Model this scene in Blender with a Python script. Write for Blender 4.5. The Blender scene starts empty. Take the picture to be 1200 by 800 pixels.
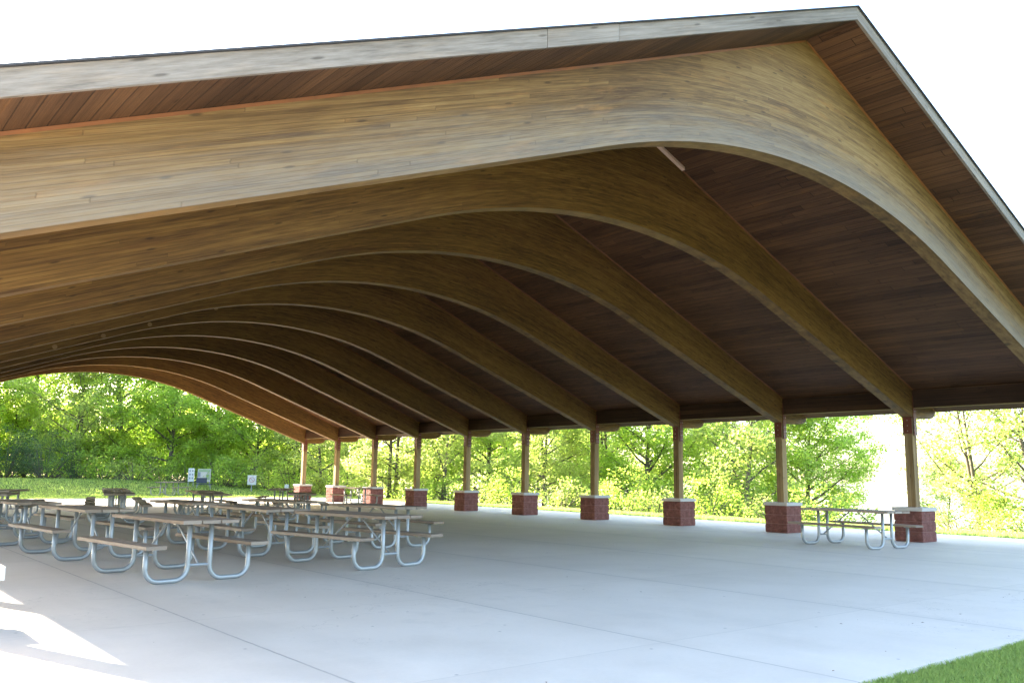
import bpy, math, random
import numpy as np
from mathutils import Vector, Matrix
R = math.radians
rng = random.Random(7)
C = bpy.context.scene.collection

# ------------------------------------------------------------------ dimensions (metres)
SP, XC, HR, TR = 3.40, 9.51, 7.315, 0.4117        # bay spacing, column line, soffit ridge height, roof slope
NA = 11                                           # arches
BW = 0.24                                         # beam width
OH = 0.88                                         # gable overhang
XE = 10.62                                        # eave
Y0, Y1 = -OH, SP*(NA-1) + OH
CAM = Vector((-10.214, -6.305, 1.325)); F = 1021.58/1200
YAW, PITCH, ROLL = -0.6852, 0.1524, 0.0146
fwd = Vector((-math.sin(YAW)*math.cos(PITCH), math.cos(YAW)*math.cos(PITCH), math.sin(PITCH)))
r0 = Vector((math.cos(YAW), math.sin(YAW), 0)); u0 = r0.cross(fwd)
right = math.cos(ROLL)*r0 + math.sin(ROLL)*u0; up = -math.sin(ROLL)*r0 + math.cos(ROLL)*u0

def soffit(x): return HR - abs(x)*TR

def sm(t):
    t = min(1.0, max(0.0, t)); return t*t*(3-2*t)

def ground_z(x, y):
    z = -0.035
    z += 0.72*sm((y-40.5)/15)*(1-sm((x-7)/18))
    if x > 14.6:
        d = x-14.6
        z -= 0.035*d + 0.0065*d*d if d < 24 else 0.84+3.744+(d-24)*0.3
    return max(z, -9.0)

def ground_at(px, depth):
    """a point of the site along the bearing of a photo column, at a given distance"""
    a = math.atan((px-600)/1021.58)
    d = Vector((math.sin(-YAW+a), math.cos(-YAW+a)))*(depth/math.cos(a))
    return CAM.x+d.x, CAM.y+d.y

# ------------------------------------------------------------------ node helpers
def mat(name):
    m = bpy.data.materials.new(name); m.use_nodes = True
    nt = m.node_tree; nt.nodes.clear()
    out = nt.nodes.new('ShaderNodeOutputMaterial')
    b = nt.nodes.new('ShaderNodeBsdfPrincipled')
    nt.links.new(b.outputs[0], out.inputs[0])
    return m, nt, b, out

class N:
    def __init__(s, nt): s.nt = nt
    def new(s, t, **k):
        n = s.nt.nodes.new(t)
        for a, v in k.items(): setattr(n, a, v)
        return n
    def put(s, sock, v):
        if isinstance(v, bpy.types.NodeSocket): s.nt.links.new(v, sock)
        elif v is not None: sock.default_value = v
    def m(s, op, a, b=None, c=None, clamp=False):
        n = s.new('ShaderNodeMath', operation=op); n.use_clamp = clamp
        for i, v in enumerate((a, b, c)):
            if v is not None: s.put(n.inputs[i], v)
        return n.outputs[0]
    def mix(s, f, a, b, mode='MIX'):
        n = s.new('ShaderNodeMix', data_type='RGBA', blend_type=mode)
        s.put(n.inputs[0], f); s.put(n.inputs[6], a); s.put(n.inputs[7], b)
        return n.outputs[2]
    def noise(s, vec, scale, detail=4, rough=.55, dim='3D'):
        n = s.new('ShaderNodeTexNoise', noise_dimensions=dim)
        s.put(n.inputs['Vector'], vec); n.inputs['Scale'].default_value = scale
        n.inputs['Detail'].default_value = detail; n.inputs['Roughness'].default_value = rough
        return n.outputs[0]
    def comb(s, x, y, z=0.0):
        n = s.new('ShaderNodeCombineXYZ')
        for i, v in enumerate((x, y, z)): s.put(n.inputs[i], v)
        return n.outputs[0]
    def white(s, vec):
        n = s.new('ShaderNodeTexWhiteNoise', noise_dimensions='3D'); s.put(n.inputs[0], vec)
        return n.outputs[0]
    def ramp(s, f, stops):
        n = s.new('ShaderNodeValToRGB'); s.put(n.inputs[0], f)
        el = n.color_ramp.elements
        while len(el) < len(stops): el.new(.5)
        for e, (p, c) in zip(el, stops): e.position = p; e.color = (*c, 1)
        return n.outputs[0]
    def rng(s, f, a, b, c=0., d=1.):
        n = s.new('ShaderNodeMapRange'); s.put(n.inputs[0], f)
        for i, v in enumerate((a, b, c, d)): n.inputs[i+1].default_value = v
        return n.outputs[0]
    def bump(s, b, h, strength=.3, dist=.02):
        n = s.new('ShaderNodeBump'); n.inputs['Strength'].default_value = strength; n.inputs['Distance'].default_value = dist
        s.put(n.inputs['Height'], h); s.nt.links.new(n.outputs[0], b.inputs['Normal'])
def c4(c): return (*c, 1)

def wood(name, dark, mid, light, plank, length, seam=.5, seam_w=.06, var=.5, rough=.75, stain=None, weather=None, spec=.25, obj_var=True, bump=.25, grain=.75, fu=.9, fv=34.):
    """board wood along U: V is split into planks, each with its own tone, grain and end joints"""
    m, nt, b, o = mat(name); n = N(nt)
    uv = n.new('ShaderNodeUVMap').outputs[0]
    sp = n.new('ShaderNodeSeparateXYZ'); n.put(sp.inputs[0], uv); U, V = sp.outputs[0], sp.outputs[1]
    oi = n.new('ShaderNodeObjectInfo').outputs['Random']
    seed = n.m('MULTIPLY', oi, 37.0) if obj_var else 0.0
    row = n.m('FLOOR', n.m('DIVIDE', V, plank))
    off = n.m('MULTIPLY', n.white(n.comb(row, seed, 3.0)), length)
    colid = n.m('FLOOR', n.m('DIVIDE', n.m('ADD', U, off), length))
    h = n.white(n.comb(row, colid, seed))
    fr = n.m('FRACT', n.m('DIVIDE', V, plank))
    edge = n.m('MINIMUM', fr, n.m('SUBTRACT', 1.0, fr))
    fu = n.m('FRACT', n.m('DIVIDE', n.m('ADD', U, off), length))
    g1 = n.noise(n.comb(n.m('MULTIPLY', U, fu), n.m('MULTIPLY', V, fv), n.m('MULTIPLY', h, 19.0)), 1.0, 5, .65)
    g2 = n.noise(n.comb(n.m('MULTIPLY', U, 5.0), n.m('MULTIPLY', V, 130.0), n.m('MULTIPLY', h, 19.0)), 1.0, 3, .6)
    big = n.noise(n.comb(n.m('MULTIPLY', U, .35), n.m('MULTIPLY', V, 1.6), seed), 1.0, 4, .6)
    t = n.m('ADD', n.m('MULTIPLY', n.m('SUBTRACT', h, .5), var), n.m('ADD', n.m('ADD', n.m('MULTIPLY', n.m('SUBTRACT', g1, .5), grain), .375), n.m('MULTIPLY', n.m('SUBTRACT', big, .5), .7)))
    t = n.m('ADD', t, n.m('MULTIPLY', n.m('SUBTRACT', g2, .5), .28))
    col = n.ramp(t, [(.12, dark), (.42, mid), (.80, light)])
    # knots
    kn = n.new('ShaderNodeTexVoronoi', voronoi_dimensions='2D'); n.put(kn.inputs['Vector'], n.comb(n.m('MULTIPLY', U, 1.1), n.m('MULTIPLY', V, 5.0))); kn.inputs['Scale'].default_value = 1.0
    k = n.rng(kn.outputs[0], .03, .075, 1, 0)
    k = n.m('MULTIPLY', k, n.m('GREATER_THAN', n.white(kn.outputs['Position']), .55))
    col = n.mix(n.m('MULTIPLY', k, .7), col, c4([x*.5 for x in dark]))
    if stain:
        sc, amt = stain
        st = n.rng(n.noise(n.comb(n.m('MULTIPLY', U, .8), n.m('MULTIPLY', V, 5.5), n.m('ADD', seed, 5.0)), 1.0, 5, .7), .56, .74)
        col = n.mix(n.m('MULTIPLY', st, amt), col, c4(sc))
    if weather:
        wc, v0, v1, amt = weather
        w = n.rng(n.m('ADD', V, n.m('MULTIPLY', n.m('SUBTRACT', n.noise(n.comb(n.m('MULTIPLY', U, .5), n.m('MULTIPLY', V, 8.0)), 1.0, 5, .7), .5), .7)), v0, v1, 1, 0)
        w = n.m('MULTIPLY', w, n.rng(g2, .3, .65, .55, 1))
        col = n.mix(n.m('MULTIPLY', w, amt), col, c4(wc))
    sm_ = n.rng(edge, 0, seam_w, 1, 0)
    se = n.m('MAXIMUM', sm_, n.rng(n.m('MINIMUM', fu, n.m('SUBTRACT', 1.0, fu)), 0, .0025, 1, 0))
    col = n.mix(n.m('MULTIPLY', se, seam), col, c4([x*.35 for x in dark]))
    n.put(b.inputs['Base Color'], col); b.inputs['Roughness'].default_value = rough
    b.inputs['Specular IOR Level'].default_value = spec
    n.bump(b, n.m('SUBTRACT', n.m('ADD', g1, n.m('MULTIPLY', g2, .5)), n.m('MULTIPLY', se, 1.2)), bump, .012)
    return m

def plain(name, col, rough=.6, metal=0., var=.15, scale=6., spec=.4, bump=0.):
    m, nt, b, o = mat(name); n = N(nt)
    tc = n.new('ShaderNodeTexCoord').outputs['Object']
    f = n.noise(tc, scale, 5, .6)
    oi = n.new('ShaderNodeObjectInfo').outputs['Random']
    f2 = n.m('ADD', f, n.m('MULTIPLY', n.m('SUBTRACT', oi, .5), .25))
    n.put(b.inputs['Base Color'], n.mix(f2, c4([x*(1-var) for x in col]), c4([min(1, x*(1+var)) for x in col])))
    b.inputs['Metallic'].default_value = metal
    n.put(b.inputs['Roughness'], n.rng(f, .3, .7, rough*.85, min(1, rough*1.15)))
    b.inputs['Specular IOR Level'].default_value = spec
    if bump: n.bump(b, n.noise(tc, scale*6, 6, .7), bump, .01)
    return m

M = {}
M['glulam'] = wood('glulam_wood', (.062, .027, .005), (.158, .081, .0165), (.262, .150, .038), .038, 4.2, seam=.26, seam_w=.10, var=.16, stain=((.13, .050, .012), .5), grain=1.15, rough=.62, spec=.4)
M['glulam_front'] = wood('weathered_glulam_wood', (.072, .035, .009), (.178, .102, .031), (.30, .195, .078), .038, 4.2, seam=.3, seam_w=.10, var=.2, stain=((.33, .16, .04), .65), weather=((.180, .165, .143), .10, .52, .62), grain=.95, fu=.8, fv=58., rough=.7, spec=.35)
M['deck'] = wood('stained_decking_boards', (.038, .0165, .007), (.092, .043, .0185), (.175, .085, .035), .136, 3.4, seam=.85, seam_w=.06, var=.20, stain=((.20, .085, .02), .5), rough=.7, obj_var=True, bump=.5)
M['fascia'] = wood('weathered_fascia_board', (.105, .085, .066), (.215, .182, .150), (.33, .288, .245), .40, 6.0, seam=.3, seam_w=.01, var=.2, stain=((.32, .24, .17), .5), rough=.85)
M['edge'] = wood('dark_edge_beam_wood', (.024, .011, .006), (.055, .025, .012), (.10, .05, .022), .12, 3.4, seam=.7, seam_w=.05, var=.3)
M['post'] = wood('post_wood', (.13, .080, .033), (.255, .175, .083), (.38, .285, .16), .10, 5.0, seam=.6, seam_w=.05, var=.22, stain=((.17, .08, .03), .5), rough=.75)
M['trim'] = plain('orange_sealed_trim', (.15, .052, .012), .6, var=.6, scale=5)
M['pale_trim'] = plain('pale_new_wood', (.62, .42, .30), .6, var=.1)
M['table_wood'] = wood('weathered_table_boards', (.145, .105, .077), (.275, .22, .172), (.41, .345, .28), .30, 9.0, seam=.0, var=.25, stain=((.20, .10, .045), .5), rough=.8, spec=.3)
M['galv'] = plain('galvanised_tube', (.30, .315, .32), .45, metal=.4, var=.12, scale=9)
M['steel'] = plain('red_oxide_steel', (.12, .028, .017), .5, var=.3, scale=8)
M['bolt'] = plain('zinc_bolt', (.35, .33, .32), .45, metal=.6)
M['cap'] = plain('cast_stone_cap', (.40, .38, .355), .85, var=.12, scale=5, bump=.3)
M['shingle'] = plain('asphalt_shingle', (.055, .055, .06), .95, var=.4, scale=20, bump=.4)
M['white_sign'] = plain('white_sign_sheet', (.55, .55, .56), .5, var=.04)
M['grey_metal'] = plain('grey_post_metal', (.30, .31, .32), .5, metal=.4)
M['dark_metal'] = plain('dark_coated_metal', (.035, .045, .075), .5, var=.2)
M['sign_red'] = plain('sign_red', (.45, .06, .06), .5); M['sign_grey'] = plain('sign_grey', (.2, .22, .26), .5)
M['sign_green'] = plain('poster_green', (.26, .34, .20), .5); M['sign_pink'] = plain('poster_pale', (.50, .46, .42), .5, var=.2, scale=9)

def red_block():
    m, nt, b, o = mat('split_face_red_block'); n = N(nt)
    tc = n.new('ShaderNodeTexCoord').outputs['Object']
    f = n.noise(tc, 9, 8, .7); g = n.noise(tc, 45, 4, .7)
    col = n.ramp(n.m('ADD', n.m('MULTIPLY', f, .7), n.m('MULTIPLY', g, .3)), [(.3, (.085, .036, .030)), (.52, (.175, .073, .060)), (.72, (.29, .145, .12))])
    n.put(b.inputs['Base Color'], col); b.inputs['Roughness'].default_value = .92; b.inputs['Specular IOR Level'].default_value = .2
    n.bump(b, n.m('ADD', n.noise(tc, 14, 8, .75), n.m('MULTIPLY', g, .4)), .9, .035)
    return m
M['block'] = red_block()
M['mortar'] = plain('red_tinted_mortar', (.26, .14, .125), .95, var=.1)

JX = [-10.4, -7.27, -4.55, -1.38, 1.8, 4.9, 8.05, 11.2]
def concrete():
    m, nt, b, o = mat('broom_finished_concrete'); n = N(nt)
    tc = n.new('ShaderNodeTexCoord').outputs['Object']
    sp = n.new('ShaderNodeSeparateXYZ'); n.put(sp.inputs[0], tc); X, Y, Z = sp.outputs
    big = n.noise(tc, .22, 5, .6); med = n.noise(tc, 1.3, 6, .65); fine = n.noise(tc, 26, 4, .7); spk = n.noise(tc, 140, 2, .6)
    t = n.m('ADD', n.m('ADD', n.m('MULTIPLY', big, .45), n.m('MULTIPLY', med, .4)), n.m('ADD', n.m('MULTIPLY', fine, .12), n.m('MULTIPLY', spk, .08)))
    col = n.ramp(t, [(.33, (.505, .440, .370)), (.52, (.605, .535, .455)), (.72, (.685, .612, .53))])
    # each poured panel has its own tone
    px = None
    for j in JX:
        g = n.m('GREATER_THAN', X, j); px = g if px is None else n.m('ADD', px, g)
    pid = n.white(n.comb(px, n.m('FLOOR', n.m('DIVIDE', n.m('ADD', Y, 1.38), 3.15)), 2.0))
    col = n.mix(1.0, col, n.mix(pid, c4((.97, .97, .97)), c4((1.03, 1.03, 1.03))), 'MULTIPLY')
    # worn streaks and small dark spots
    stn = n.rng(n.noise(n.comb(n.m('MULTIPLY', X, .5), n.m('MULTIPLY', Y, .12), 3.0), 1.0, 5, .6), .52, .72)
    col = n.mix(n.m('MULTIPLY', stn, .22), col, c4((.36, .335, .30)))
    mot = n.rng(n.noise(tc, 2.6, 7, .72), .50, .68)
    col = n.mix(n.m('MULTIPLY', mot, n.m('MULTIPLY', n.rng(big, .42, .62), .28)), col, c4((.34, .305, .26)))
    ck = n.rng(n.m('ABSOLUTE', n.m('SUBTRACT', n.noise(tc, .42, 7, .62), .5)), .0, .0016, 1, 0)
    ck = n.m('MULTIPLY', ck, n.rng(n.noise(tc, .19, 2, .5), .52, .60))
    col = n.mix(n.m('MULTIPLY', ck, .5), col, c4((.17, .15, .13)))
    vo = n.new('ShaderNodeTexVoronoi', voronoi_dimensions='2D'); n.put(vo.inputs['Vector'], tc); vo.inputs['Scale'].default_value = .9
    sp2 = n.m('MULTIPLY', n.rng(vo.outputs[0], .006, .017, 1, 0), n.m('GREATER_THAN', n.white(vo.outputs['Position']), .6))
    col = n.mix(n.m('MULTIPLY', sp2, .6), col, c4((.12, .11, .10)))
    wob = n.m('MULTIPLY', n.m('SUBTRACT', n.noise(tc, 9, 3), .5), .012)
    d = None
    for j in JX:
        a = n.m('ABSOLUTE', n.m('SUBTRACT', n.m('ADD', X, wob), j)); d = a if d is None else n.m('MINIMUM', d, a)
    fy = n.m('FRACT', n.m('DIVIDE', n.m('ADD', n.m('ADD', Y, wob), 1.38), 3.15))
    dy = n.m('MULTIPLY', n.m('MINIMUM', fy, n.m('SUBTRACT', 1.0, fy)), 3.15)
    jx_ = n.rng(d, .006, .014, 1, 0); jy_ = n.rng(dy, .003, .010, 1, 0)
    j = n.m('MAXIMUM', jx_, n.m('MULTIPLY', jy_, .45))
    j = n.m('MULTIPLY', j, n.rng(med, .3, .6, .55, 1.0))
    col = n.mix(n.m('MULTIPLY', j, .5), col, c4((.16, .145, .13)))
    soil = n.rng(d, .0, .22, .07, 0)
    col = n.mix(soil, col, c4((.2, .19, .18)))
    n.put(b.inputs['Base Color'], col); n.put(b.inputs['Roughness'], n.rng(med, .3, .7, .62, .8)); b.inputs['Specular IOR Level'].default_value = .4
    n.bump(b, n.m('SUBTRACT', n.m('ADD', n.m('MULTIPLY', fine, .6), n.m('MULTIPLY', spk, .4)), n.m('MULTIPLY', j, 1.5)), .22, .01)
    return m
M['concrete'] = concrete()

def soil():
    m, nt, b, o = mat('mown_lawn'); n = N(nt)
    tc = n.new('ShaderNodeTexCoord').outputs['Object']
    a = n.noise(tc, .35, 6, .65); f = n.noise(tc, 7, 6, .75); g = n.noise(tc, 60, 3, .7)
    t = n.m('ADD', n.m('MULTIPLY', a, .5), n.m('ADD', n.m('MULTIPLY', f, .35), n.m('MULTIPLY', g, .25)))
    col = n.ramp(t, [(.34, (.040, .075, .014)), (.52, (.075, .125, .024)), (.70, (.15, .17, .055))])
    n.put(b.inputs['Base Color'], col); b.inputs['Roughness'].default_value = .95; b.inputs['Specular IOR Level'].default_value = .1
    n.bump(b, n.m('ADD', f, g), .8, .05)
    return m
M['lawn'] = soil()

def leafy(name, dark, light, trans=.5, warm=None):
    m, nt, b, o = mat(name); n = N(nt)
    at = n.new('ShaderNodeAttribute', attribute_name='tint').outputs['Fac']
    oi = n.new('ShaderNodeObjectInfo').outputs['Random']
    f = n.m('ADD', at, n.m('MULTIPLY', n.m('SUBTRACT', oi, .5), .35), clamp=True)
    col = n.mix(f, c4(dark), c4(light))
    b.inputs['Roughness'].default_value = .55; b.inputs['Specular IOR Level'].default_value = .25
    n.put(b.inputs['Base Color'], col)
    tr = n.new('ShaderNodeBsdfTranslucent')
    n.put(tr.inputs[0], n.mix(1.0, col, c4((3.6, 3.6, 2.0)), 'MULTIPLY'))
    mx = n.new('ShaderNodeMixShader'); mx.inputs[0].default_value = trans
    nt.links.new(b.outputs[0], mx.inputs[1]); nt.links.new(tr.outputs[0], mx.inputs[2]); nt.links.new(mx.outputs[0], o.inputs[0])
    return m
M['leaf'] = leafy('spring_green_leaves', (.14, .20, .048), (.24, .285, .09), .64)
M['leaf_light'] = leafy('pale_yellow_green_leaves', (.135, .175, .068), (.235, .26, .115), .6)
M['leaf_dark'] = leafy('deep_green_leaves', (.10, .16, .042), (.18, .23, .07), .62)
M['cedar'] = leafy('blue_green_cedar_sprays', (.034, .062, .030), (.075, .115, .055), .35)
M['blade'] = leafy('grass_blades', (.11, .165, .05), (.225, .27, .115), .45)
M['bark'] = plain('grey_brown_bark', (.13, .105, .085), .9, var=.45, scale=7, bump=.7, spec=.15)

def water():
    m, nt, b, o = mat('calm_lake_water'); n = N(nt)
    b.inputs['Base Color'].default_value = (.05, .08, .09, 1); b.inputs['Roughness'].default_value = .08
    tc = n.new('ShaderNodeTexCoord').outputs['Object']
    n.bump(b, n.noise(tc, .8, 4), .15, .1)
    return m
M['water'] = water()

# ------------------------------------------------------------------ mesh helpers
class MB:
    def __init__(s): s.v, s.f, s.uv, s.mi = [], [], [], []
    def quad(s, pts, uvs=None, mi=0):
        i = len(s.v); s.v += [tuple(p) for p in pts]; s.f.append(tuple(range(i, i+len(pts))))
        s.uv += uvs if uvs else [(p[0], p[1]) for p in pts]; s.mi.append(mi)
    def box(s, lo, hi, axis=1, mi=0, off=(0, 0), X=None):
        """axis-aligned box; UV u runs along `axis`; bevel-free, X optional Matrix"""
        x0, y0, z0 = lo; x1, y1, z1 = hi
        P = [Vector(p) for p in ((x0, y0, z0), (x1, y0, z0), (x1, y1, z0), (x0, y1, z0), (x0, y0, z1), (x1, y0, z1), (x1, y1, z1), (x0, y1, z1))]
        for f, nrm in (((0, 3, 2, 1), 2), ((4, 5, 6, 7), 2), ((0, 1, 5, 4), 1), ((2, 3, 7, 6), 1), ((1, 2, 6, 5), 0), ((3, 0, 4, 7), 0)):
            pts = [P[k] for k in f]
            oth = [a for a in range(3) if a != nrm]
            ua = axis if axis in oth else oth[0]; va = [a for a in oth if a != ua][0]
            uv = [(p[ua]+off[0], p[va]+off[1]+nrm*3.3) for p in pts]
            if X is not None: pts = [X @ p for p in pts]
            s.quad(pts, uv, mi)
    def tube(s, path, r, seg=10, mi=0, cap=True):
        path = [Vector(p) for p in path]; rs = r if isinstance(r, (list, tuple)) else [r]*len(path)
        base = len(s.v); pn = None; rings = []
        for k, p in enumerate(path):
            t = (path[min(k+1, len(path)-1)]-path[max(k-1, 0)]).normalized()
            if pn is None:
                pn = t.cross(Vector((0, 0, 1)) if abs(t.z) < .9 else Vector((1, 0, 0))).normalized()
            else:
                pn = (pn - t*pn.dot(t)).normalized()
            b = t.cross(pn)
            rings.append([len(s.v)+i for i in range(seg)])
            for i in range(seg):
                a = 2*math.pi*i/seg; s.v.append(tuple(p + (pn*math.cos(a)+b*math.sin(a))*rs[k]))
        for k in range(len(path)-1):
            for i in range(seg):
                j = (i+1) % seg
                s.f.append((rings[k][i], rings[k][j], rings[k+1][j], rings[k+1][i])); s.mi.append(mi)
                s.uv += [(k*.3, i*.05), (k*.3, i*.05+.05), (k*.3+.3, i*.05+.05), (k*.3+.3, i*.05)]
        if cap:
            for rg in (rings[0][::-1], rings[-1]):
                s.f.append(tuple(rg)); s.mi.append(mi); s.uv += [(0, 0)]*seg
    def mesh(s, name, mats, smooth=False):
        me = bpy.data.meshes.new(name); me.from_pydata(s.v, [], s.f)
        ul = me.uv_layers.new(name='UVMap')
        ul.data.foreach_set('uv', np.array(s.uv, dtype=np.float32).ravel())
        for m in (mats if isinstance(mats, (list, tuple)) else [mats]): me.materials.append(m)
        me.polygons.foreach_set('material_index', s.mi)
        if smooth: me.polygons.foreach_set('use_smooth', [True]*len(s.f))
        me.update(); return me
    def build(s, name, mats, parent=None, smooth=False, bevel=0):
        o = bpy.data.objects.new(name, s.mesh(name, mats, smooth)); C.objects.link(o)
        if parent is not None: o.parent = parent
        if bevel:
            b = o.modifiers.new('edge', 'BEVEL'); b.width = bevel; b.segments = 2; b.limit_method = 'ANGLE'; b.angle_limit = R(50)
        return o

def tag(o, label=None, cat=None, group=None, kind=None):
    if label: o['label'] = label
    if cat: o['category'] = cat
    if group: o['group'] = group
    if kind: o['kind'] = kind
    return o
def empty(name, loc=(0, 0, 0), rz=0):
    o = bpy.data.objects.new(name, None); C.objects.link(o); o.location = loc; o.rotation_euler = (0, 0, rz); return o
def copy_tree(o, parent=None):
    c = o.copy(); C.objects.link(c)
    if parent is not None: c.parent = parent
    for ch in list(o.children): copy_tree(ch, c)
    return c

# ------------------------------------------------------------------ the ground, slab and lake
def axis_pts(lo, hi, a, b, step, n):
    inner = list(np.arange(a, b+.01, step))
    t = np.linspace(0, 1, n+1)[1:]
    return [lo+(a-lo)*(1-x)**2.2 for x in t[::-1]] + inner + [b+(hi-b)*x**2.2 for x in t]
xs = axis_pts(-1500, 2500, -40, 70, 1.0, 16); ys = axis_pts(-1500, 2500, -30, 110, 1.0, 16)
g = MB(); nx = len(xs)
g.v = [(x, y, ground_z(x, y)) for y in ys for x in xs]
for j in range(len(ys)-1):
    for i in range(nx-1):
        k = j*nx+i; g.f.append((k, k+1, k+1+nx, k+nx)); g.mi.append(0); g.uv += [(0, 0)]*4
tag(g.build('ground', M['lawn'], smooth=True), kind='structure')
SX0, SX1, SY0, SY1 = -13.2, 12.85, -3.08, 37.6
s_ = MB(); s_.box((SX0, SY0, -.12), (SX1, SY1, 0))
tag(s_.build('pavement', M['concrete'], bevel=.012), kind='structure')
a_ = MB(); a_.box((-27, -24, -.12), (-4.62, SY0-.012, -.003))
tag(a_.build('path', M['concrete'], bevel=.012), kind='structure')  # unseen paving added to bounce warm sunlight onto the near arches
w_ = MB(); w_.quad([(64, -1500, -7.6), (2500, -1500, -7.6), (2500, 2500, -7.6), (64, 2500, -7.6)])
tag(w_.build('water', M['water']), kind='structure')

# ------------------------------------------------------------------ the pavilion
pav = empty('picnic_pavilion', (0, SP*5, 0))
tag(pav, 'long open-sided timber picnic pavilion with curved glulam arches on red block piers', 'pavilion')
PO = Vector((0, SP*5, 0))
def part(mb, name, mats, smooth=False, bevel=0, parent=None, loc=None):
    o = mb.build(name, mats, None, smooth, bevel)
    o.parent = parent or pav
    base = Vector((0, 0, 0)) if parent else PO
    o.location = (Vector(loc) if loc is not None else Vector((0, 0, 0))) - base
    return o

RC, SL, CR = 11.2, .365, 5.475
XT = RC*math.sin(math.atan(SL)); ZT = CR - RC*(1-math.cos(math.atan(SL)))
TAIL = 2.765
def low(x):
    x = abs(x)
    if x <= XT: return CR-(RC-math.sqrt(RC*RC-x*x))
    z = ZT-(x-XT)*SL
    if x > 9.2: z = max(z, TAIL)
    if x > 10.22:
        d = (x-10.2)/.36; z = TAIL + .2*(1-math.sqrt(max(0, 1-d*d)))
    return min(z, soffit(x)-.01)
def arch_mesh():
    xs = sorted(set([round(v, 3) for v in np.linspace(-10.2, 10.2, 121)] + [-10.56, -10.5, -10.4, -10.3, 10.3, 10.4, 10.5, 10.56, 0.0]))
    b = MB(); u = 0; hb = BW/2; NV = 7; rows = []
    for k, x in enumerate(xs):
        if k: u += math.hypot(x-xs[k-1], low(x)-low(xs[k-1]))
        z0, z1 = low(x), soffit(x)+.012
        sl = (low(x+.01)-low(x-.01))/.02; cs = 1/math.sqrt(1+sl*sl)
        rows.append((x, u, [(z0+(z1-z0)*t, (z1-z0)*t*cs) for t in np.linspace(0, 1, NV)]))
    for (xa, ua, A), (xb, ub, B) in zip(rows[:-1], rows[1:]):
        for i in range(NV-1):
            for s, o in ((-1, 1), (1, -1)):
                y = s*hb
                q = [((xa, y, A[i][0]), (ua, A[i][1])), ((xb, y, B[i][0]), (ub, B[i][1])), ((xb, y, B[i+1][0]), (ub, B[i+1][1])), ((xa, y, A[i+1][0]), (ua, A[i+1][1]))]
                if s > 0: q = q[::-1]
                b.quad([p for p, _ in q], [w for _, w in q])
        za, zb = A[0][0], B[0][0]
        b.quad([(xa, -hb, za), (xa, hb, za), (xb, hb, zb), (xb, -hb, zb)], [(ua, 3.0), (ua, 3.0+BW*.15), (ub, 3.0+BW*.15), (ub, 3.0)])
        za, zb = A[-1][0], B[-1][0]
        b.quad([(xa, -hb, za), (xb, -hb, zb), (xb, hb, zb), (xa, hb, za)], [(ua, 3.0), (ub, 3.0), (ub, 3.04), (ua, 3.04)])
    return b
am = arch_mesh().mesh('arch_beam', M['glulam']); amf = am.copy(); amf.materials.clear(); amf.materials.append(M['glulam_front'])
tm = MB()     # sealed orange bead where the beam meets the boards
for sx in (-1, 1):
    for sy in (-1, 1):
        ya, yb = sy*BW/2, sy*(BW/2+.016)
        x0, x1 = 0.01*sx, 10.55*sx
        A = [(x0, ya, soffit(x0)-.03), (x0, yb, soffit(x0)-.004), (x1, yb, soffit(x1)-.004), (x1, ya, soffit(x1)-.03)]
        tm.quad(A if sx*sy > 0 else A[::-1])
tmm = tm.mesh('sealant_bead', M['trim'])
for k in range(NA):
    o = bpy.data.objects.new('arch_beam', amf if k == 0 else am); C.objects.link(o); o.parent = pav; o.location = Vector((0, k*SP, 0))-PO
    if k == 0: o['label'] = 'sun-bleached grey front arch beam under the gable'
    t_ = bpy.data.objects.new('sealant_bead', tmm); C.objects.link(t_); t_.parent = o

# columns, connector plates, piers
def column_mesh():
    b = MB(); a = .095
    b.box((-a, -a, .74), (a, a, TAIL+.02), axis=2); return b.mesh('column', M['post'])
def plate_mesh():
    b = MB()
    for sy in (-1, 1):
        y0, y1 = sorted((sy*(.123), sy*(.135)))
        b.box((-.065, y0, 2.36), (.065, y1, 3.26))
        for z in (2.42, 2.54, 2.66, 2.9, 3.02, 3.16):
            for x in (-.035, .035):
                b.tube([(x, sy*.135, z), (x, sy*.147, z)], .010, 8, 1)
    b.box((-.105, -.122, TAIL-.012), (.105, .122, TAIL-.002))
    for sx in (-1, 1):
        x0, x1 = sorted((sx*.098, sx*.108))
        b.box((x0, -.10, 2.40), (x1, .10, 2.775))
        for z in (2.46, 2.58, 2.70): b.tube([(sx*.108, 0, z), (sx*.118, 0, z)], .010, 8, 1)
    return b.mesh('connector_plate', [M['steel'], M['bolt']])
def pier_mesh():
    b = MB(); h = .32; ch = .224; rr = random.Random(3)
    b.box((-h+.02, -h+.02, -.02), (h-.02, h-.02, .672), mi=1)
    for c in range(3):
        z0, z1 = c*ch+.006, (c+1)*ch-.006
        n = 8
        for side in range(4):
            # rough split face: a jittered grid with a chamfered rim
            Mx = Matrix.Rotation(side*math.pi/2, 4, 'Z'); G = {}
            for i in range(n+1):
                for j in range(5):
                    u = -h+2*h*i/n; z = z0+(z1-z0)*j/4
                    rim = j in (0, 4)
                    d = 0 if i in (0, n) else (rr.uniform(-.004, .014) if not rim else -.006)
                    if i in (0, n) and rim: u *= .985
                    G[i, j] = Mx @ Vector((u, -(h+d) if not (i in (0, n) and rim) else -h*.985, z))
            for i in range(n):
                for j in range(4):
                    b.quad([G[i, j], G[i+1, j], G[i+1, j+1], G[i, j+1]])
        for zz, fl in ((z0, True), (z1, False)):
            q = [(-h*.985, -h*.985, zz), (h*.985, -h*.985, zz), (h*.985, h*.985, zz), (-h*.985, h*.985, zz)]
            b.quad(q[::-1] if fl else q)
    return b.mesh('pier', [M['block'], M['mortar']])
cm, plm, pim = column_mesh(), plate_mesh(), pier_mesh()
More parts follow.
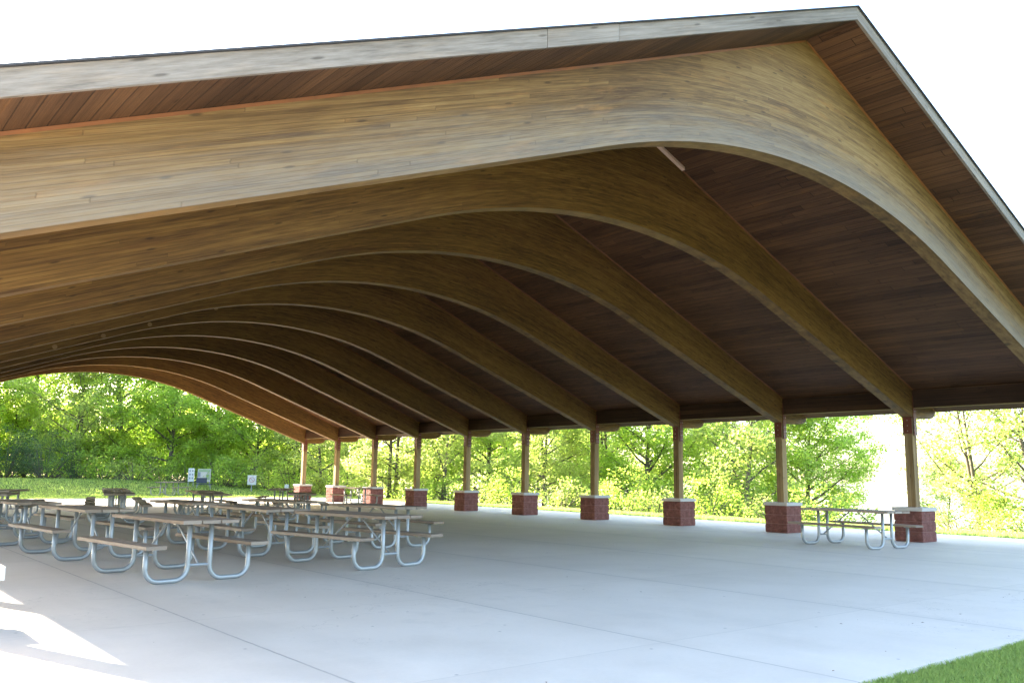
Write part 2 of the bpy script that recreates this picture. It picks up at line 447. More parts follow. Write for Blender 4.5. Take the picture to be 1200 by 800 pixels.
cpb = MB(); cpb.box((-.345, -.345, .674), (.345, .345, .752)); cpo = cpb.build('cap_stone', M['cap'], None, bevel=.012); cpm = cpo.data
first = True
for k in range(NA):
    for sx in (1, -1):
        loc = Vector((sx*XC, k*SP, 0))-PO
        c = bpy.data.objects.new('column', cm); C.objects.link(c); c.parent = pav; c.location = loc
        p = bpy.data.objects.new('connector_plate', plm); C.objects.link(p); p.parent = c
        q = bpy.data.objects.new('pier', pim); C.objects.link(q); q.parent = pav; q.location = loc
        q.rotation_euler = (0, 0, 0)
        cap = cpo if first else cpo.copy(); first = False
        if cap is not cpo: C.objects.link(cap)
        cap.parent = q

# roof deck, shingles, boards
for sx in (-1, 1):
    b = MB(); th = .145
    L = XE*math.sqrt(1+TR*TR)
    def P(x, y, dz): return (sx*x, y, HR - x*TR + dz)
    n = 24
    for i in range(n):
        ya, yb = Y0+.04+(Y1-Y0-.08)*i/n, Y0+.04+(Y1-Y0-.08)*(i+1)/n
        q = [P(0, ya, 0), P(0, yb, 0), P(XE-.03, yb, 0), P(XE-.03, ya, 0)]
        uv = [(ya, 0.0), (yb, 0.0), (yb, L), (ya, L)]
        if sx < 0: q, uv = q[::-1], [(u, v+31.7) for u, v in uv[::-1]]
        b.quad(q, uv)
    q = [P(0, Y0+.04, th), P(XE-.03, Y0+.04, th), P(XE-.03, Y1-.04, th), P(0, Y1-.04, th)]
    b.quad(q if sx > 0 else q[::-1])
    part(b, 'roof_deck', M['deck'])
    b = MB()
    q0 = [(0, Y0-.03), (XE+.06, Y0-.03), (XE+.06, Y1+.03), (0, Y1+.03)]
    top = [P(x, y, .178) for x, y in q0]; bot = [P(x, y, .1655) for x, y in q0]
    if sx > 0:
        b.quad(top); b.quad(bot[::-1])
    else:
        b.quad(top[::-1]); b.quad(bot)
    for i in range(4):
        j = (i+1) % 4
        if i == 3: continue
        q = [bot[i], bot[j], top[j], top[i]]; b.quad(q if sx > 0 else q[::-1])
    part(b, 'shingle_roof', M['shingle'])
    # rake boards: two lengths each, with an open butt joint
    for yy, ys_ in ((Y0, 1), (Y1, -1)):
        for xa, xb, off in ((0.0, 5.42 if sx < 0 else 5.9, 0.), (5.426 if sx < 0 else 5.906, XE+.03, 9.)):
            b = MB(); y0, y1 = sorted((yy, yy+ys_*.038))
            sub = 10
            for i in range(sub):
                x0, x1 = xa+(xb-xa)*i/sub, xa+(xb-xa)*(i+1)/sub
                zl, zh = -.012, .163
                for y, flip in ((y0, False), (y1, True)):
                    q = [P(x0, y, zl), P(x1, y, zl), P(x1, y, zh), P(x0, y, zh)]
                    uv = [(x0+off, .08), (x1+off, .08), (x1+off, .26), (x0+off, .26)]
                    if (sx < 0) != flip: q, uv = q[::-1], uv[::-1]
                    b.quad(q, uv)
                for dz, flip in ((zl, False), (zh, True)):
                    q = [P(x0, y0, dz), P(x0, y1, dz), P(x1, y1, dz), P(x1, y0, dz)]
                    uv = [(x0+off, .3), (x0+off, .34), (x1+off, .34), (x1+off, .3)]
                    if (sx < 0) != flip: q, uv = q[::-1], uv[::-1]
                    b.quad(q, uv)
            for x in (xa, xb):
                b.quad([P(x, y0, -.012), P(x, y1, -.012), P(x, y1, .163), P(x, y0, .163)])
            part(b, 'rake_board', M['fascia'])
    b = MB(); x0, x1 = sorted((sx*(XE-.03), sx*(XE+.01))); z = HR-XE*TR
    b.box((x0, Y0+.045, z+.004), (x1, Y1-.045, z+.155), axis=1); part(b, 'eave_board', M['fascia'])
# dark edge beams between the arches on the column line
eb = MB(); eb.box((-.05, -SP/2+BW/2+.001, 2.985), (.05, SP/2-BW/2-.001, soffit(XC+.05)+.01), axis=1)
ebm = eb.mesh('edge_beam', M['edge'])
lt = MB(); lt.box((-.062, -SP/2+BW/2+.002, 2.972), (.062, SP/2-BW/2-.002, 2.9845), axis=1); ltm = lt.mesh('edge_glint', M['post'])  # pale strip standing in for light caught on the beam's lower edge
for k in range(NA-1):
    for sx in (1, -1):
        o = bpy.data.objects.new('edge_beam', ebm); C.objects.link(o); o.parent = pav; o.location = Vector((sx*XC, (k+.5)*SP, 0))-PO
        t2 = bpy.data.objects.new('edge_glint', ltm); C.objects.link(t2); t2.parent = o
# pale strip beside the second arch near the ridge
b = MB()
q = []
for x, y in ((.52, 0), (1.42, 0), (1.42, .07), (.52, .07)): q.append((x, y, soffit(x)))
b.quad([(x, y, z-.05) for x, y, z in q][::-1]); b.quad([(x, y, z-.002) for x, y, z in q])
for i in range(4):
    a_, c_ = q[i], q[(i+1) % 4]
    b.quad([(a_[0], a_[1], a_[2]-.05), (c_[0], c_[1], c_[2]-.05), (c_[0], c_[1], c_[2]-.002), (a_[0], a_[1], a_[2]-.002)])
part(b, 'blocking_board', M['pale_trim'], loc=(0, SP-BW/2-.095, 0))

# row of small pale discs along one of the middle arches
def on_arch(px, py, y):
    d = right*((px-600)/1021.58)+up*((400-py)/1021.58)+fwd; return CAM + d*((y-CAM.y)/d.y)
disc = None
for px, py in ((64, 409), (121, 395), (175.5, 380), (253, 361), (488, 389), (525, 409), (547, 422), (579, 440), (604, 455)):
    p = on_arch(px, py, 5*SP-BW/2); zz = max(p.z, low(p.x)+.07)
    if disc is None:
        b = MB(); b.tube([(0, .0, 0), (0, -.012, 0)], .055, 16); disc = b.build('pale_disc', plain('tan_disc', (.30, .19, .085), .6), None)
        o = disc
    else:
        o = disc.copy(); C.objects.link(o)
    o.parent = pav; o.location = Vector((p.x, 5*SP-BW/2-.001, zz))-PO

# ------------------------------------------------------------------ picnic tables
def u_leg(s, y):
    rr = .16; pts = [(s*.14, y, .685)]
    def arc(cx, cz, a0, a1):
        for i in range(7):
            a = a0+(a1-a0)*i/6; pts.append((s*(cx+rr*math.cos(a)), y, cz+rr*math.sin(a)))
    r = .03
    pts.append((s*.14, y, r+rr+.1)); arc(.14+rr, r+rr, math.pi, 1.5*math.pi); arc(.66-rr, r+rr, 1.5*math.pi, 2*math.pi)
    pts.append((s*.66, y, .405)); return pts
def make_table():
    t = empty('picnic_table')
    L = 1.03
    b = MB()
    for i, x in enumerate((-.245, 0, .245)):
        b.box((x-.114, -L, .70), (x+.114, L, .74), axis=1, off=(i*7.3, i*1.27))
    b.build('tabletop', M['table_wood'], t, bevel=.006)
    for s in (-1, 1):
        b = MB(); b.box((s*.66-.122, -L, .42), (s*.66+.122, L, .46), axis=1, off=(s*3.1, s*2.2)); b.build('seat', M['table_wood'], t, bevel=.006)
        for y in (-.76, .76):
            b = MB(); b.tube(u_leg(s, y), .03, 12)
            b.box((s*.66-.09, y-.02, .405), (s*.66+.09, y+.02, .418)); b.build('leg', M['galv'], t, smooth=True)
    for y in (-.76, .76):
        b = MB(); b.box((-.34, y-.025, .685), (.34, y+.025, .699)); b.build('crossbar', M['galv'], t)
        b = MB(); b.tube([(-.115, y, .20), (.115, y, .20)], .018, 8); b.build('stretcher', M['galv'], t)
        b = MB(); b.tube([(0, y*.13, .69), (0, y*.985, .21)], .014, 8); b.build('brace', M['galv'], t)
    return t
G_T = 'picnic tables under the pavilion roof'
TABLES = [  # x, y, rotation, label
 (-6.32, 5.30, .12, 'picnic table nearest the camera, front end of the left row'),
 (-6.55, 8.70, .10, 'second picnic table in the left row, just behind the nearest one'),
 (-6.85, 11.95, .10, 'third picnic table in the left row, cut by the left edge'),
 (-3.60, 5.38, .18, 'picnic table at the right front of the group, alone beside open floor'),
 (-4.05, 7.95, .07, 'picnic table directly behind and right of the nearest left table'),
 (-4.15, 10.95, .06, 'picnic table in the second row seen over the nearest table'),
 (-1.55, 8.25, .10, 'picnic table right behind the one at the right front'),
 (-2.00, 11.40, .16, 'picnic table end to end behind the second table on the right side'),
 (-1.35, 17.2, -.22, 'picnic table seen end-on in mid group, nearer of an overlapping pair'),
 (-0.55, 20.0, -.16, 'picnic table seen end-on in mid group, farther of an overlapping pair'),
 (1.35, 17.4, -.40, 'end-on picnic table left of the two sunlit far piers'),
 (3.6, 23.6, -.55, 'far end-on picnic table below the white square sign'),
 (-3.55, 17.8, -.26, 'front one of three picnic tables lined up end to end'),
 (-2.90, 20.4, -.26, 'middle one of three picnic tables lined up end to end'),
 (-2.25, 23.0, -.26, 'rear one of three picnic tables lined up end to end'),
 (-6.35, 17.6, -.30, 'picnic table by the left edge of the photo, behind the left row'),
 (-5.55, 21.3, -.42, 'farthest picnic table by the left edge, seat end turned to the grass'),
 (8.05, 26.2, -.12, 'picnic table standing in front of the far piers on the right side'),
 (6.78, 3.33, -.12, 'lone picnic table between the two nearest piers on the right'),
]
proto = make_table()
for i, (x, y, a, lab) in enumerate(TABLES):
    o = proto if i == 0 else copy_tree(proto)
    o.location = (x, y, 0); o.rotation_euler = (0, 0, a); tag(o, lab, 'picnic table', G_T)
o = copy_tree(proto); x, y = 5.75, 42.2; o.location = (x, y, ground_z(x, y)); o.rotation_euler = (0, 0, -.75)
tag(o, 'picnic table standing outside on the grass behind the pavilion', 'picnic table', 'picnic table on the lawn')

# ------------------------------------------------------------------ signs on the lawn
def face(o, x, y): o.rotation_euler = (0, 0, math.atan2(CAM.y-y, CAM.x-x)+math.pi/2)
def stand(name, lab, cat, px, depth):
    x, y = ground_at(px, depth); o = empty(name, (x, y, ground_z(x, y))); face(o, x, y); tag(o, lab, cat); return o
n1 = stand('notice_board', 'tall white notice panel with rows of dark pictograms beside the poster board', 'notice board', 231, 55)
b = MB(); b.box((-.21, -.02, .35), (.21, .02, 1.32)); b.build('panel', M['white_sign'], n1, bevel=.005)
b = MB()
for z in (1.12, .86, .60):
    for x in (-.09, .09):
        b.box((x-.05, -.026, z-.06), (x+.05, -.0215, z+.07))
b.build('pictogram', M['sign_grey'], n1)
for x in (-.17, .17):
    b = MB(); b.box((x-.025, .022, -.05), (x+.025, .06, 1.30)); b.build('post', M['grey_metal'], n1)
n2 = stand('poster_board', 'framed colour poster board standing at the edge of the woods', 'poster board', 246, 55.5)
b = MB(); b.box((-.46, -.02, .36), (.46, .02, 1.30)); b.build('panel', M['sign_pink'], n2, bevel=.005)
b = MB(); b.box((-.42, -.028, 1.08), (.42, -.0215, 1.26)); b.box((.12, -.028, .52), (.40, -.0215, .92)); b.build('picture', M['sign_green'], n2)
b = MB(); b.box((-.44, -.028, .70), (-.26, -.0215, 1.06)); b.build('picture', M['sign_grey'], n2)
for x in (-.4, .4):
    b = MB(); b.box((x-.03, .022, -.05), (x+.03, .07, 1.28)); b.build('post', M['grey_metal'], n2)
n1.scale = (.85,)*3; n2.scale = (.85,)*3
n3 = stand('park_bench', 'dark bench in front of the poster board', 'bench', 245.5, 53.8)
b = MB(); b.box((-.50, -.05, .30), (.62, .36, .35)); b.build('seat', M['dark_metal'], n3, bevel=.01)
b = MB(); b.box((-.48, .36, .40), (.25, .41, .78)); b.build('backrest', M['dark_metal'], n3, bevel=.01)
for x in (-.42, .5):
    b = MB(); b.box((x-.025, 0, -.04), (x+.025, .34, .30)); b.build('leg', M['grey_metal'], n3)
n3.scale = (.85,)*3
n4 = stand('park_sign', 'square white sign on a post with a faint red ring', 'sign', 301.5, 54)
b = MB(); b.box((-.26, -.012, .42), (.26, .012, 1.0)); b.build('sign_plate', M['white_sign'], n4, bevel=.004)
b = MB(); b.tube([(.15*math.cos(a), -.017, .72+.15*math.sin(a)) for a in np.linspace(0, 2*math.pi, 25)], .011, 6); b.tube([(-.1, -.017, .82), (.1, -.017, .62)], .010, 6); b.build('ring', M['sign_red'], n4)
b = MB(); b.box((-.03, .014, -.05), (.03, .05, .98)); b.build('post', M['grey_metal'], n4)
n5 = stand('marker_sign', 'small white marker on a short stake near the far corner pier', 'sign', 342, 53)
b = MB(); b.box((-.12, -.01, .36), (.12, .01, .60)); b.build('sign_plate', M['white_sign'], n5, bevel=.004)
b = MB(); b.box((-.015, .012, -.05), (.015, .035, .58)); b.build('post', M['grey_metal'], n5)

# ------------------------------------------------------------------ trees
def leaves_mesh(name, centres, rad, per, size, mat_, seed, flat=.6, up_bias=.5):
    g = np.random.default_rng(seed); P, T, S = [], [], []
    for c, r_ in zip(centres, rad):
        k = max(8, int(1.75*per*(r_/.8)**2*g.uniform(.6, 1.4)))
        d = g.normal(size=(k, 3)); d /= np.linalg.norm(d, axis=1)[:, None]
        rr = r_*g.uniform(.15, 1, k)**.5
        p = np.asarray(c)+d*rr[:, None]*np.array([1, 1, flat])
        p[:, 2] -= .12*(np.hypot(d[:, 0], d[:, 1])*rr)
        P.append(p); base = g.uniform(.1, .9); T.append(np.clip(base+g.normal(0, .13, k), 0, 1)); S.append(np.full(k, .74*size)*g.uniform(.65, 1.35, k))
    P = np.concatenate(P); T = np.concatenate(T); S = np.concatenate(S); n = len(P)
    nv = g.normal(size=(n, 3)); nv[:, 2] = np.abs(nv[:, 2])+up_bias; nv /= np.linalg.norm(nv, axis=1)[:, None]
    a = g.normal(size=(n, 3)); a -= nv*(a*nv).sum(1)[:, None]; a /= np.linalg.norm(a, axis=1)[:, None]; b = np.cross(nv, a)
    S = S[:, None]; V = np.stack([P-a*S*.62, P+b*S*.36-a*S*.08+nv*S*.10, P+a*S*.62-nv*S*.05, P-b*S*.36-a*S*.08+nv*S*.10], 1).reshape(-1, 3)
    me = bpy.data.meshes.new(name); me.vertices.add(4*n); me.vertices.foreach_set('co', V.ravel())
    me.loops.add(4*n); me.loops.foreach_set('vertex_index', np.arange(4*n, dtype=np.int32))
    me.polygons.add(n); me.polygons.foreach_set('loop_start', np.arange(0, 4*n, 4, dtype=np.int32))
    me.polygons.foreach_set('loop_total', np.full(n, 4, dtype=np.int32))
    at = me.attributes.new('tint', 'FLOAT', 'POINT'); at.data.foreach_set('value', np.repeat(T, 4).astype(np.float32))
    me.materials.append(mat_); me.update(calc_edges=True); me.validate()
    return me
def tree_meshes(name, h, cr, base, n_limb, per, size, mat_, seed, r0=.17, lean=.04, cl=(.55, 1.0), stems=1):
    g = random.Random(seed); tb = MB(); cen, rad = [], []
    for st in range(stems):
        a0 = g.uniform(0, 6.28)
        ox, oy = (0, 0) if stems == 1 else (.35*math.cos(a0+st*2.2), .35*math.sin(a0+st*2.2))
        n = 9; path, rs = [], []
        x, y = ox, oy; dx, dy = g.uniform(-lean, lean)+ox*.22, g.uniform(-lean, lean)+oy*.22
        hh = h*g.uniform(.85, .98)
        for i in range(n+1):
            z = hh*i/n; path.append(Vector((x, y, z-.15 if i == 0 else z))); rs.append(r0*(1-.88*(i/n))*(1.35 if i == 0 else 1)/(stems**.4))
            dx += g.uniform(-.05, .05); dy += g.uniform(-.05, .05); x += dx*hh/n; y += dy*hh/n
        tb.tube(path, rs, 8)
        az = g.uniform(0, 6.28)
        nl = max(4, int(n_limb/stems))
        for l in range(nl):
            f = base+(.96-base)*((l+g.uniform(0, .8))/nl); az += 2.4+g.uniform(-.5, .5)
            k = f*n; i = min(n-1, int(k)); p = path[i].lerp(path[i+1], k-i); r = rs[i]*.55
            tt = (f-base)/(1-base); prof = math.sin(math.pi*min(1, .22+.74*tt))**.7
            Ln = cr*prof*g.uniform(.7, 1.12); el = g.uniform(.1, .45)+.6*tt
            d = Vector((math.cos(az)*math.cos(el), math.sin(az)*math.cos(el), math.sin(el)))
            pts, rr = [p], [r]; q = p.copy()
            for s in range(5):
                d = (d+Vector((g.uniform(-.22, .22), g.uniform(-.22, .22), g.uniform(-.10, .16)))).normalized()
                q = q+d*Ln/5; pts.append(q.copy()); rr.append(max(.008, r*(1-.17*(s+1))))
                if s >= 1:
                    cen.append(q+Vector((g.uniform(-.3, .3), g.uniform(-.3, .3), g.uniform(-.2, .3)))); rad.append(g.uniform(*cl)*(1 if s < 4 else .8))
                    for w in range(2 if s < 4 else 3):
                        sd = (d*.5+Vector((g.uniform(-1, 1), g.uniform(-1, 1), g.uniform(-.5, .55)))).normalized()
                        sl = Ln*g.uniform(.18, .42); m_ = q+sd*sl*.55+Vector((0, 0, .04)); e_ = q+sd*sl
                        tb.tube([q, m_, e_], [rr[-1]*.5, rr[-1]*.33, .006], 4, cap=False)
                        cen.append(e_); rad.append(g.uniform(*cl)*.85)
            tb.tube(pts, rr, 6, cap=False)
        cen.append(path[-1]); rad.append(cl[1]*.8)
    tm_ = tb.mesh(name+'_trunk', M['bark'], True)
    lm = leaves_mesh(name+'_crown', cen, rad, per, size, mat_, seed+100)
    return tm_, lm
def shrub_meshes(name, h, w, n, per, size, mat_, seed, cl=(.3, .6)):
    g = random.Random(seed); tb = MB(); cen, rad = [], []
    for i in range(n):
        az = g.uniform(0, 6.28); rr = w*math.sqrt(g.random()); z = h*g.uniform(.12, 1)*(1-.55*(rr/w)**2)
        e = Vector((rr*math.cos(az), rr*math.sin(az), z)); cen.append(e); rad.append(g.uniform(*cl))
        if i % 2 == 0: tb.tube([(e.x*.15, e.y*.15, -.1), (e.x*.6, e.y*.6, z*.5), tuple(e)], [.03, .018, .006], 5, cap=False)
    return tb.mesh(name+'_stems', M['bark'], True), leaves_mesh(name+'_foliage', cen, rad, per, size, mat_, seed+50, flat=.85)

TP = {
 'big':   tree_meshes('big', 12.5, 4.8, .08, 30, 60, .21, M['leaf'], 11, .24, cl=(.6, 1.15)),
 'broad': tree_meshes('broad', 10.5, 4.9, .07, 30, 58, .20, M['leaf'], 23, .20, cl=(.55, 1.1)),
 'forked': tree_meshes('forked', 11.0, 4.4, .09, 30, 54, .19, M['leaf_light'], 31, .20, cl=(.5, 1.0), stems=2),
 'airy':  tree_meshes('airy', 8.6, 4.0, .10, 26, 44, .155, M['leaf_light'], 47, .15, cl=(.45, .85), stems=2),
 'young': tree_meshes('young', 7.4, 2.9, .07, 20, 44, .16, M['leaf_light'], 53, .11, cl=(.45, .85)),
 'tall':  tree_meshes('tall', 18.0, 4.3, .62, 26, 62, .21, M['leaf'], 97, .26, cl=(.7, 1.2)),  # bare trunk and high crown shaped to cut sun on the far floor
 'dark':  tree_meshes('dark', 10.0, 4.0, .07, 28, 62, .19, M['leaf_dark'], 61, .18, cl=(.55, 1.05)),
}
SPR = {
 'bush':  shrub_meshes('bush', 2.4, 1.7, 46, 60, .14, M['leaf'], 71),
 'pale':  shrub_meshes('pale', 1.9, 1.5, 40, 55, .12, M['leaf_light'], 73),
 'deep':  shrub_meshes('deep', 2.2, 1.9, 46, 60, .14, M['leaf_dark'], 79),
 'cedar': shrub_meshes('cedar', 3.6, 2.1, 90, 80, .12, M['cedar'], 83, cl=(.35, .6)),
}
TREES = [  # px, depth, kind, scale, label
 (-110, 66, 'big', 1.0, 'tall green tree in the woods beyond the left edge of the lawn'),
 (-30, 62, 'broad', 1.05, 'leafy tree at the far left of the woods, above the dark cedar'),
 (35, 66, 'big', 1.05, 'big tree of the woods behind the dark cedar bush'),
 (95, 61, 'forked', .95, 'yellow-green forked tree between the cedar and the thick dark trunk'),
 (147, 64, 'big', 1.02, 'tree with the thick dark trunk in the middle of the arch opening'),
 (205, 61, 'broad', .95, 'leafy tree just left of the poster board'),
 (255, 63, 'big', .80, 'green tree directly behind the poster board'),
 (305, 61, 'broad', .78, 'green tree directly behind the square white sign'),
 (352, 60, 'forked', .70, 'lighter tree behind the farthest corner pier'),
 (-170, 60, 'forked', .85, 'forked tree of the woods left of the pavilion'),
 (-255, 62, 'broad', 1.55, 'unseen very tall leafy tree added left of the pavilion for shade'),  # these three unseen trees are made tall to shade the back floor
 (-420, 63, 'big', 1.5, 'unseen high dense tree added left of the pavilion for shade'),
 (-330, 66, 'dark', 1.7, 'unseen very tall dark tree added left of the pavilion for shade'),
 (382, 54, 'young', 1.0, 'slim tree seen between the two farthest piers'),
 (418, 58, 'airy', 1.05, 'airy tree behind the table at the far piers'),
 (462, 50, 'forked', .80, 'forked grey-stemmed tree between the far piers'),
 (505, 54, 'airy', 1.1, 'pale tree with a bare grey stem left of the sixth pier'),
 (523, 47, 'young', 1.1, 'young tree standing just right of the pier with bare stems'),
 (575, 52, 'broad', .80, 'bushy tree between the fifth and sixth piers'),
 (645, 44, 'forked', .74, 'slender grey-trunked tree between the fourth and fifth piers'),
 (612, 58, 'airy', 1.2, 'airy tree in the back between the fourth and fifth piers'),
 (715, 46, 'airy', 1.1, 'yellow-green tree just right of the fourth column'),
 (760, 42, 'broad', .72, 'broad bright tree filling the gap left of the third column'),
 (690, 58, 'big', .75, 'green tree in the back behind the fourth column'),
 (838, 47, 'dark', .80, 'darker green tree between the second and third columns'),
 (872, 38, 'young', 1.05, 'bright young tree left of the second column'),
 (895, 44, 'airy', 1.0, 'thin-stemmed tree directly behind the second column'),
 (945, 40, 'broad', .66, 'rounded green tree right of the second column, beside the open sky'),
 (1150, 31, 'airy', .80, 'airy yellow tree left of the right edge with forked stems'),
 (1215, 29, 'airy', .90, 'airy yellow tree cut by the right edge of the photo'),
 (1100, 40, 'young', .62, 'small pale tree right of the nearest column'),
]
SHRUBS = [
 (15, 57.5, 'cedar', 1.05, 'dark blue-green cedar bush at the left edge of the lawn'),
 (62, 57.0, 'cedar', .95, 'dark blue-green cedar bush right of the first cedar'),
 (98, 57.5, 'deep', 1.0, 'deep green bush right of the cedars'),
 (-35, 58, 'deep', 1.2, 'deep green bush left of the cedars'),
 (130, 58, 'bush', 1.0, 'green bush below the thick dark trunk'),
 (165, 57.5, 'pale', 1.2, 'yellow-green bush right of the thick dark trunk'),
 (195, 58.5, 'bush', 1.1, 'green bush left of the white notice panel'),
 (225, 58.5, 'deep', .9, 'deep green bush behind the notice panel'),
 (268, 57.5, 'deep', 1.05, 'deep green bush right of the poster board'),
 (292, 57.5, 'bush', 1.1, 'green bush behind the square white sign'),
 (322, 57, 'pale', 1.1, 'yellow-green bush right of the square white sign'),
 (348, 56, 'bush', 1.0, 'green bush behind the farthest pier'),
 (378, 54, 'pale', 1.0, 'pale bush between the two farthest piers'),
 (412, 52, 'bush', .85, 'green bush behind the table at the far piers'),
 (455, 49, 'pale', .9, 'pale bush left of the seventh pier'),
 (500, 47, 'bush', .9, 'green bush between the sixth and seventh piers'),
 (530, 46, 'deep', .75, 'dark bush just left of the sixth pier'),
 (572, 43, 'pale', 1.0, 'pale bush right of the sixth pier'),
 (600, 42, 'bush', .85, 'green bush left of the fifth pier'),
 (660, 40, 'pale', 1.0, 'pale bush right of the slender grey trunk'),
 (685, 41, 'deep', .9, 'dark bush just left of the fourth pier'),
 (735, 38, 'bush', .9, 'green bush right of the fourth pier'),
 (770, 37, 'pale', .9, 'pale bush left of the third pier'),
 (830, 36, 'bush', .9, 'green bush right of the third pier'),
 (868, 37, 'deep', .8, 'dark bush left of the second pier'),
 (905, 35, 'pale', .95, 'pale bush hidden behind the second pier'),
 (950, 35, 'bush', .9, 'green bush seen under the lone table top'),
 (990, 36, 'bush', .75, 'green bush at the left side of the open sky gap'),
 (1025, 38, 'pale', .8, 'pale bush in the gap left of the nearest column'),
 (1118, 30, 'pale', .9, 'pale bush right of the nearest pier'),
 (1165, 29, 'bush', .7, 'green bush under the airy tree at the right'),
 (1205, 28, 'pale', .9, 'pale bush at the right edge of the photo'),
]
def place(kind, table, names, rootname, cat, group, px, depth, sc, lab):
    x, y = ground_at(px, depth); zr = rng.uniform(0, 6.28)
    root = empty(rootname, (x, y, ground_z(x, y)-.05), zr); tag(root, lab, cat, group)
    root.scale = (sc, sc, sc*rng.uniform(.94, 1.06))
    for nm, me in zip(names, table[kind]):
        o = bpy.data.objects.new(nm, me); C.objects.link(o); o.parent = root
for px, dp, kd, sc, lab in TREES: place(kd, TP, ('trunk', 'crown'), 'tree', 'tree', 'trees around the pavilion', px, dp, sc, lab)
def place_xy(kind, x, y, sc, lab):
    a = math.atan2(x-CAM.x, y-CAM.y)+YAW; dist = math.hypot(x-CAM.x, y-CAM.y)
    place(kind, TP, ('trunk', 'crown'), 'tree', 'tree', 'trees around the pavilion', 600+1021.58*math.tan(a), dist*math.cos(a), sc, lab)
place_xy('big', -21, 44, 1.25, 'unseen tall tree added left of the pavilion for its shade, nearer one')  # unseen, added to shade the sunlit ground along the left side
place_xy('dark', -17, 52, 1.35, 'unseen dark tree added left of the pavilion for its shade')
place_xy('tall', -6.0, 58, 1.0, 'unseen high-crowned tree added to shade the far floor, first from the pavilion')  # unseen high crowns placed to block sun reaching the inner floor
place_xy('tall', -11.5, 57, 1.02, 'unseen high-crowned tree added to shade the far floor, second from the pavilion')
place_xy('tall', -16.5, 59, 1.0, 'unseen high-crowned tree added to shade the far floor, third from the pavilion')
place_xy('broad', -27, 38, 1.3, 'unseen broad tree added well left of the pavilion for its shade')  # out of view, added to shade the left ground
for px, dp, kd, sc, lab in SHRUBS: place(kd, SPR, ('stems', 'foliage'), 'shrub', 'shrub', 'shrubs along the edge of the woods', px, dp, sc, lab)

# the deeper woods, one mass of foliage behind the trees one can tell apart
def woods(name, lab, spans, seed, mat_):
    g = random.Random(seed); cen, rad = [], []
    for px0, px1, d0, d1, h, n in spans:
        for i in range(n):
            px, dp = g.uniform(px0, px1), g.uniform(d0, d1); x, y = ground_at(px, dp)
            cen.append((x, y, ground_z(x, y)+h*(g.random()**.8)*g.uniform(.7, 1))); rad.append(g.uniform(.9, 1.8))
    me = leaves_mesh(name, cen, rad, 34, .30, mat_, seed); o = bpy.data.objects.new(name, me); C.objects.link(o)
    tag(o, lab, 'woods', kind='stuff')
woods('woods', 'deep woods behind the lawn, one mass of green foliage', [(-90, 345, 72, 84, 8.5, 260), (-90, 380, 62, 74, 5.0, 330)], 5, M['leaf'])
woods('woods', 'light woods beyond the right-hand columns, one mass of foliage', [(345, 640, 62, 80, 9, 260), (640, 960, 56, 70, 7.5, 200)], 6, M['leaf_light'])

# ------------------------------------------------------------------ grass
def grass(name, n, fx, hgt, wid, seed):
    g = np.random.default_rng(seed); P = fx(g, n); n = len(P)
    Z = np.array([ground_z(x, y) for x, y in P]); a = g.uniform(0, 6.28, n); h = hgt*g.uniform(.45, 1.25, n); w = wid*g.uniform(.7, 1.3, n)
    ln = h*g.uniform(.1, .7, n); la = g.uniform(0, 6.28, n)
    B = np.stack([P[:, 0], P[:, 1], Z-.01], 1); S = np.stack([np.cos(a)*w, np.sin(a)*w, np.zeros(n)], 1); Lv = np.stack([np.cos(la)*ln, np.sin(la)*ln, np.zeros(n)], 1); U = np.array([0, 0, 1.])
    V = np.stack([B-S, B+S, B+S*.7+Lv*.35+U*(h*.6)[:, None], B+Lv+U*h[:, None], B-S*.7+Lv*.35+U*(h*.6)[:, None]], 1).reshape(-1, 3)
    me = bpy.data.meshes.new(name); me.vertices.add(5*n); me.vertices.foreach_set('co', V.ravel())
    me.loops.add(5*n); me.loops.foreach_set('vertex_index', np.arange(5*n, dtype=np.int32)); me.polygons.add(n)
    me.polygons.foreach_set('loop_start', np.arange(0, 5*n, 5, dtype=np.int32)); me.polygons.foreach_set('loop_total', np.full(n, 5, dtype=np.int32))
    t = np.clip(g.normal(.45, .25, n), 0, 1)
    me.attributes.new('tint', 'FLOAT', 'POINT').data.foreach_set('value', np.repeat(t, 5).astype(np.float32))
    me.materials.append(M['blade']); me.update(calc_edges=True)
    o = bpy.data.objects.new(name, me); C.objects.link(o); tag(o, kind='stuff'); return o
def front(g, n):
    x = g.uniform(-4.55, 6, n); y = SY0+.004-2.6*g.random(n)**1.5
    x[:n//2] = g.uniform(-4.58, -.4, n//2); y[:n//2] = SY0+.004-1.25*g.random(n//2)
    y -= np.abs(.035*np.sin(x*3.1)+.025*np.sin(x*11)+.015*np.sin(x*29))
    return np.stack([x, y], 1)
def side(g, n):
    y = g.uniform(-3, 40, n); x = SX1+.01+2.6*g.random(n)**1.3; return np.stack([x, y], 1)
def back(g, n):
    x = g.uniform(-12, 22, n); y = SY1+.02+18*g.random(n)**1.2; return np.stack([x, y], 1)
tag(grass('grass', 90000, front, .048, .0032, 1), 'green mown grass along the front edge of the slab', 'grass')
tag(grass('grass', 45000, side, .11, .010, 2), 'thin strip of grass beyond the right-hand piers', 'grass')
tag(grass('grass', 60000, back, .10, .016, 3), 'grassy rise behind the pavilion, dappled by the woods', 'grass')

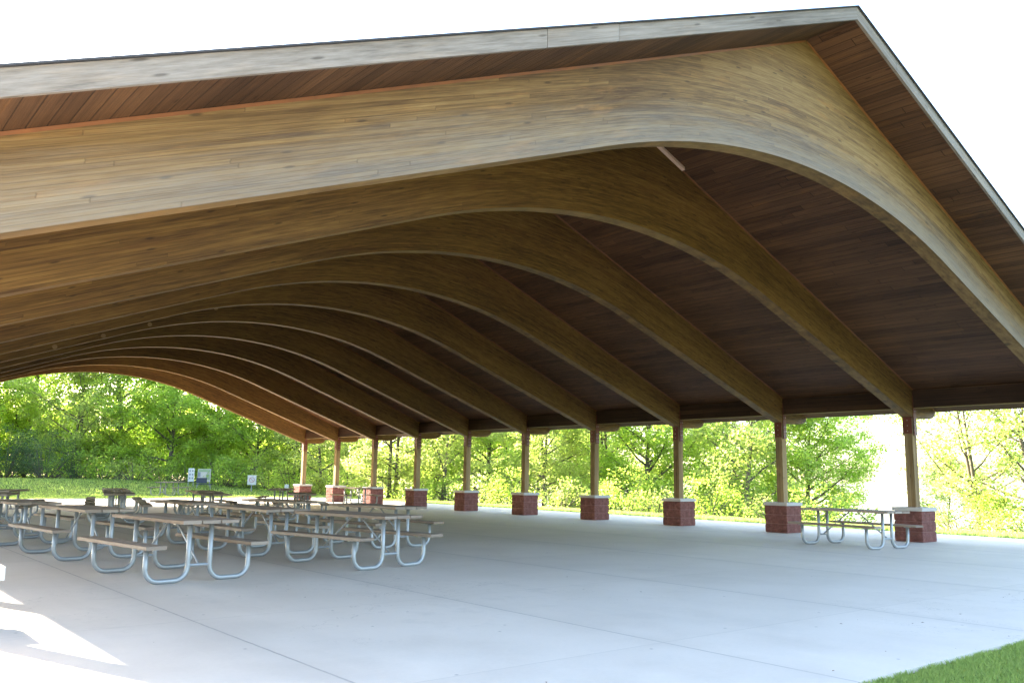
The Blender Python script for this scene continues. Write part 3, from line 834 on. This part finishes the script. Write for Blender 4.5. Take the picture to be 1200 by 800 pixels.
# dry leaf scraps blown onto the slab
g_ = np.random.default_rng(12); b = MB()
for i in range(80):
    x, y = (g_.uniform(9.9, 12.7), g_.uniform(-3, 30)) if i < 40 else ((g_.uniform(-8, 9), g_.uniform(-2.9, 16)) if i < 66 else (g_.uniform(-4.4, 2), g_.uniform(-3.0, -1.6)))
    a, r_ = g_.uniform(0, 6.28), g_.uniform(.006, .018); ca, sa = math.cos(a)*r_, math.sin(a)*r_; z = .004
    b.quad([(x-ca, y-sa, z), (x+sa*.45, y-ca*.45, z+r_*.25), (x+ca, y+sa, z+r_*.1), (x-sa*.45, y+ca*.45, z+r_*.3)])
tag(b.build('leaf_litter', plain('dry_brown_leaf', (.16, .09, .04), .8, var=.4)), 'dry leaf scraps scattered on the concrete', 'leaf litter', kind='stuff')

# ------------------------------------------------------------------ light, sky, camera
SUN_B, SUN_E = R(-19.0), R(22.4)            # bearing from +Y (clockwise), elevation
sd = Vector((math.sin(SUN_B)*math.cos(SUN_E), math.cos(SUN_B)*math.cos(SUN_E), math.sin(SUN_E)))
L = bpy.data.lights.new('sun', 'SUN'); L.energy = 5.0; L.angle = R(.53); L.color = (1, .90, .76)
lo = bpy.data.objects.new('sun', L); C.objects.link(lo); lo.rotation_euler = sd.to_track_quat('Z', 'Y').to_euler()
W = bpy.data.worlds.new('World'); bpy.context.scene.world = W; W.use_nodes = True
nt = W.node_tree; bg = nt.nodes['Background']
sk = nt.nodes.new('ShaderNodeTexSky'); sk.sky_type = 'NISHITA'; sk.sun_disc = False
sk.sun_elevation = SUN_E; sk.sun_rotation = SUN_B; sk.air_density = 1.0; sk.dust_density = 2.0; sk.ozone_density = 1.0
nt.links.new(sk.outputs[0], bg.inputs[0]); bg.inputs[1].default_value = .15

cam = bpy.data.cameras.new('camera'); cam.sensor_width = 36; cam.lens = 36*F; cam.clip_end = 6000; cam.clip_start = .05
co = bpy.data.objects.new('camera', cam); C.objects.link(co)
m3 = Matrix((right, up, -fwd)).transposed(); co.matrix_world = Matrix.Translation(CAM) @ m3.to_4x4()
sc = bpy.context.scene; sc.camera = co
sc.view_settings.view_transform = 'Standard'; sc.view_settings.look = 'None'; sc.view_settings.gamma = 1; sc.view_settings.exposure = 3.2
sc.render.engine = 'CYCLES'; cy = sc.cycles
cy.max_bounces = 10; cy.diffuse_bounces = 6; cy.glossy_bounces = 3; cy.transmission_bounces = 4; cy.transparent_max_bounces = 4
cy.use_denoising = True; cy.sample_clamp_indirect = 8; cy.caustics_reflective = False; cy.caustics_refractive = False
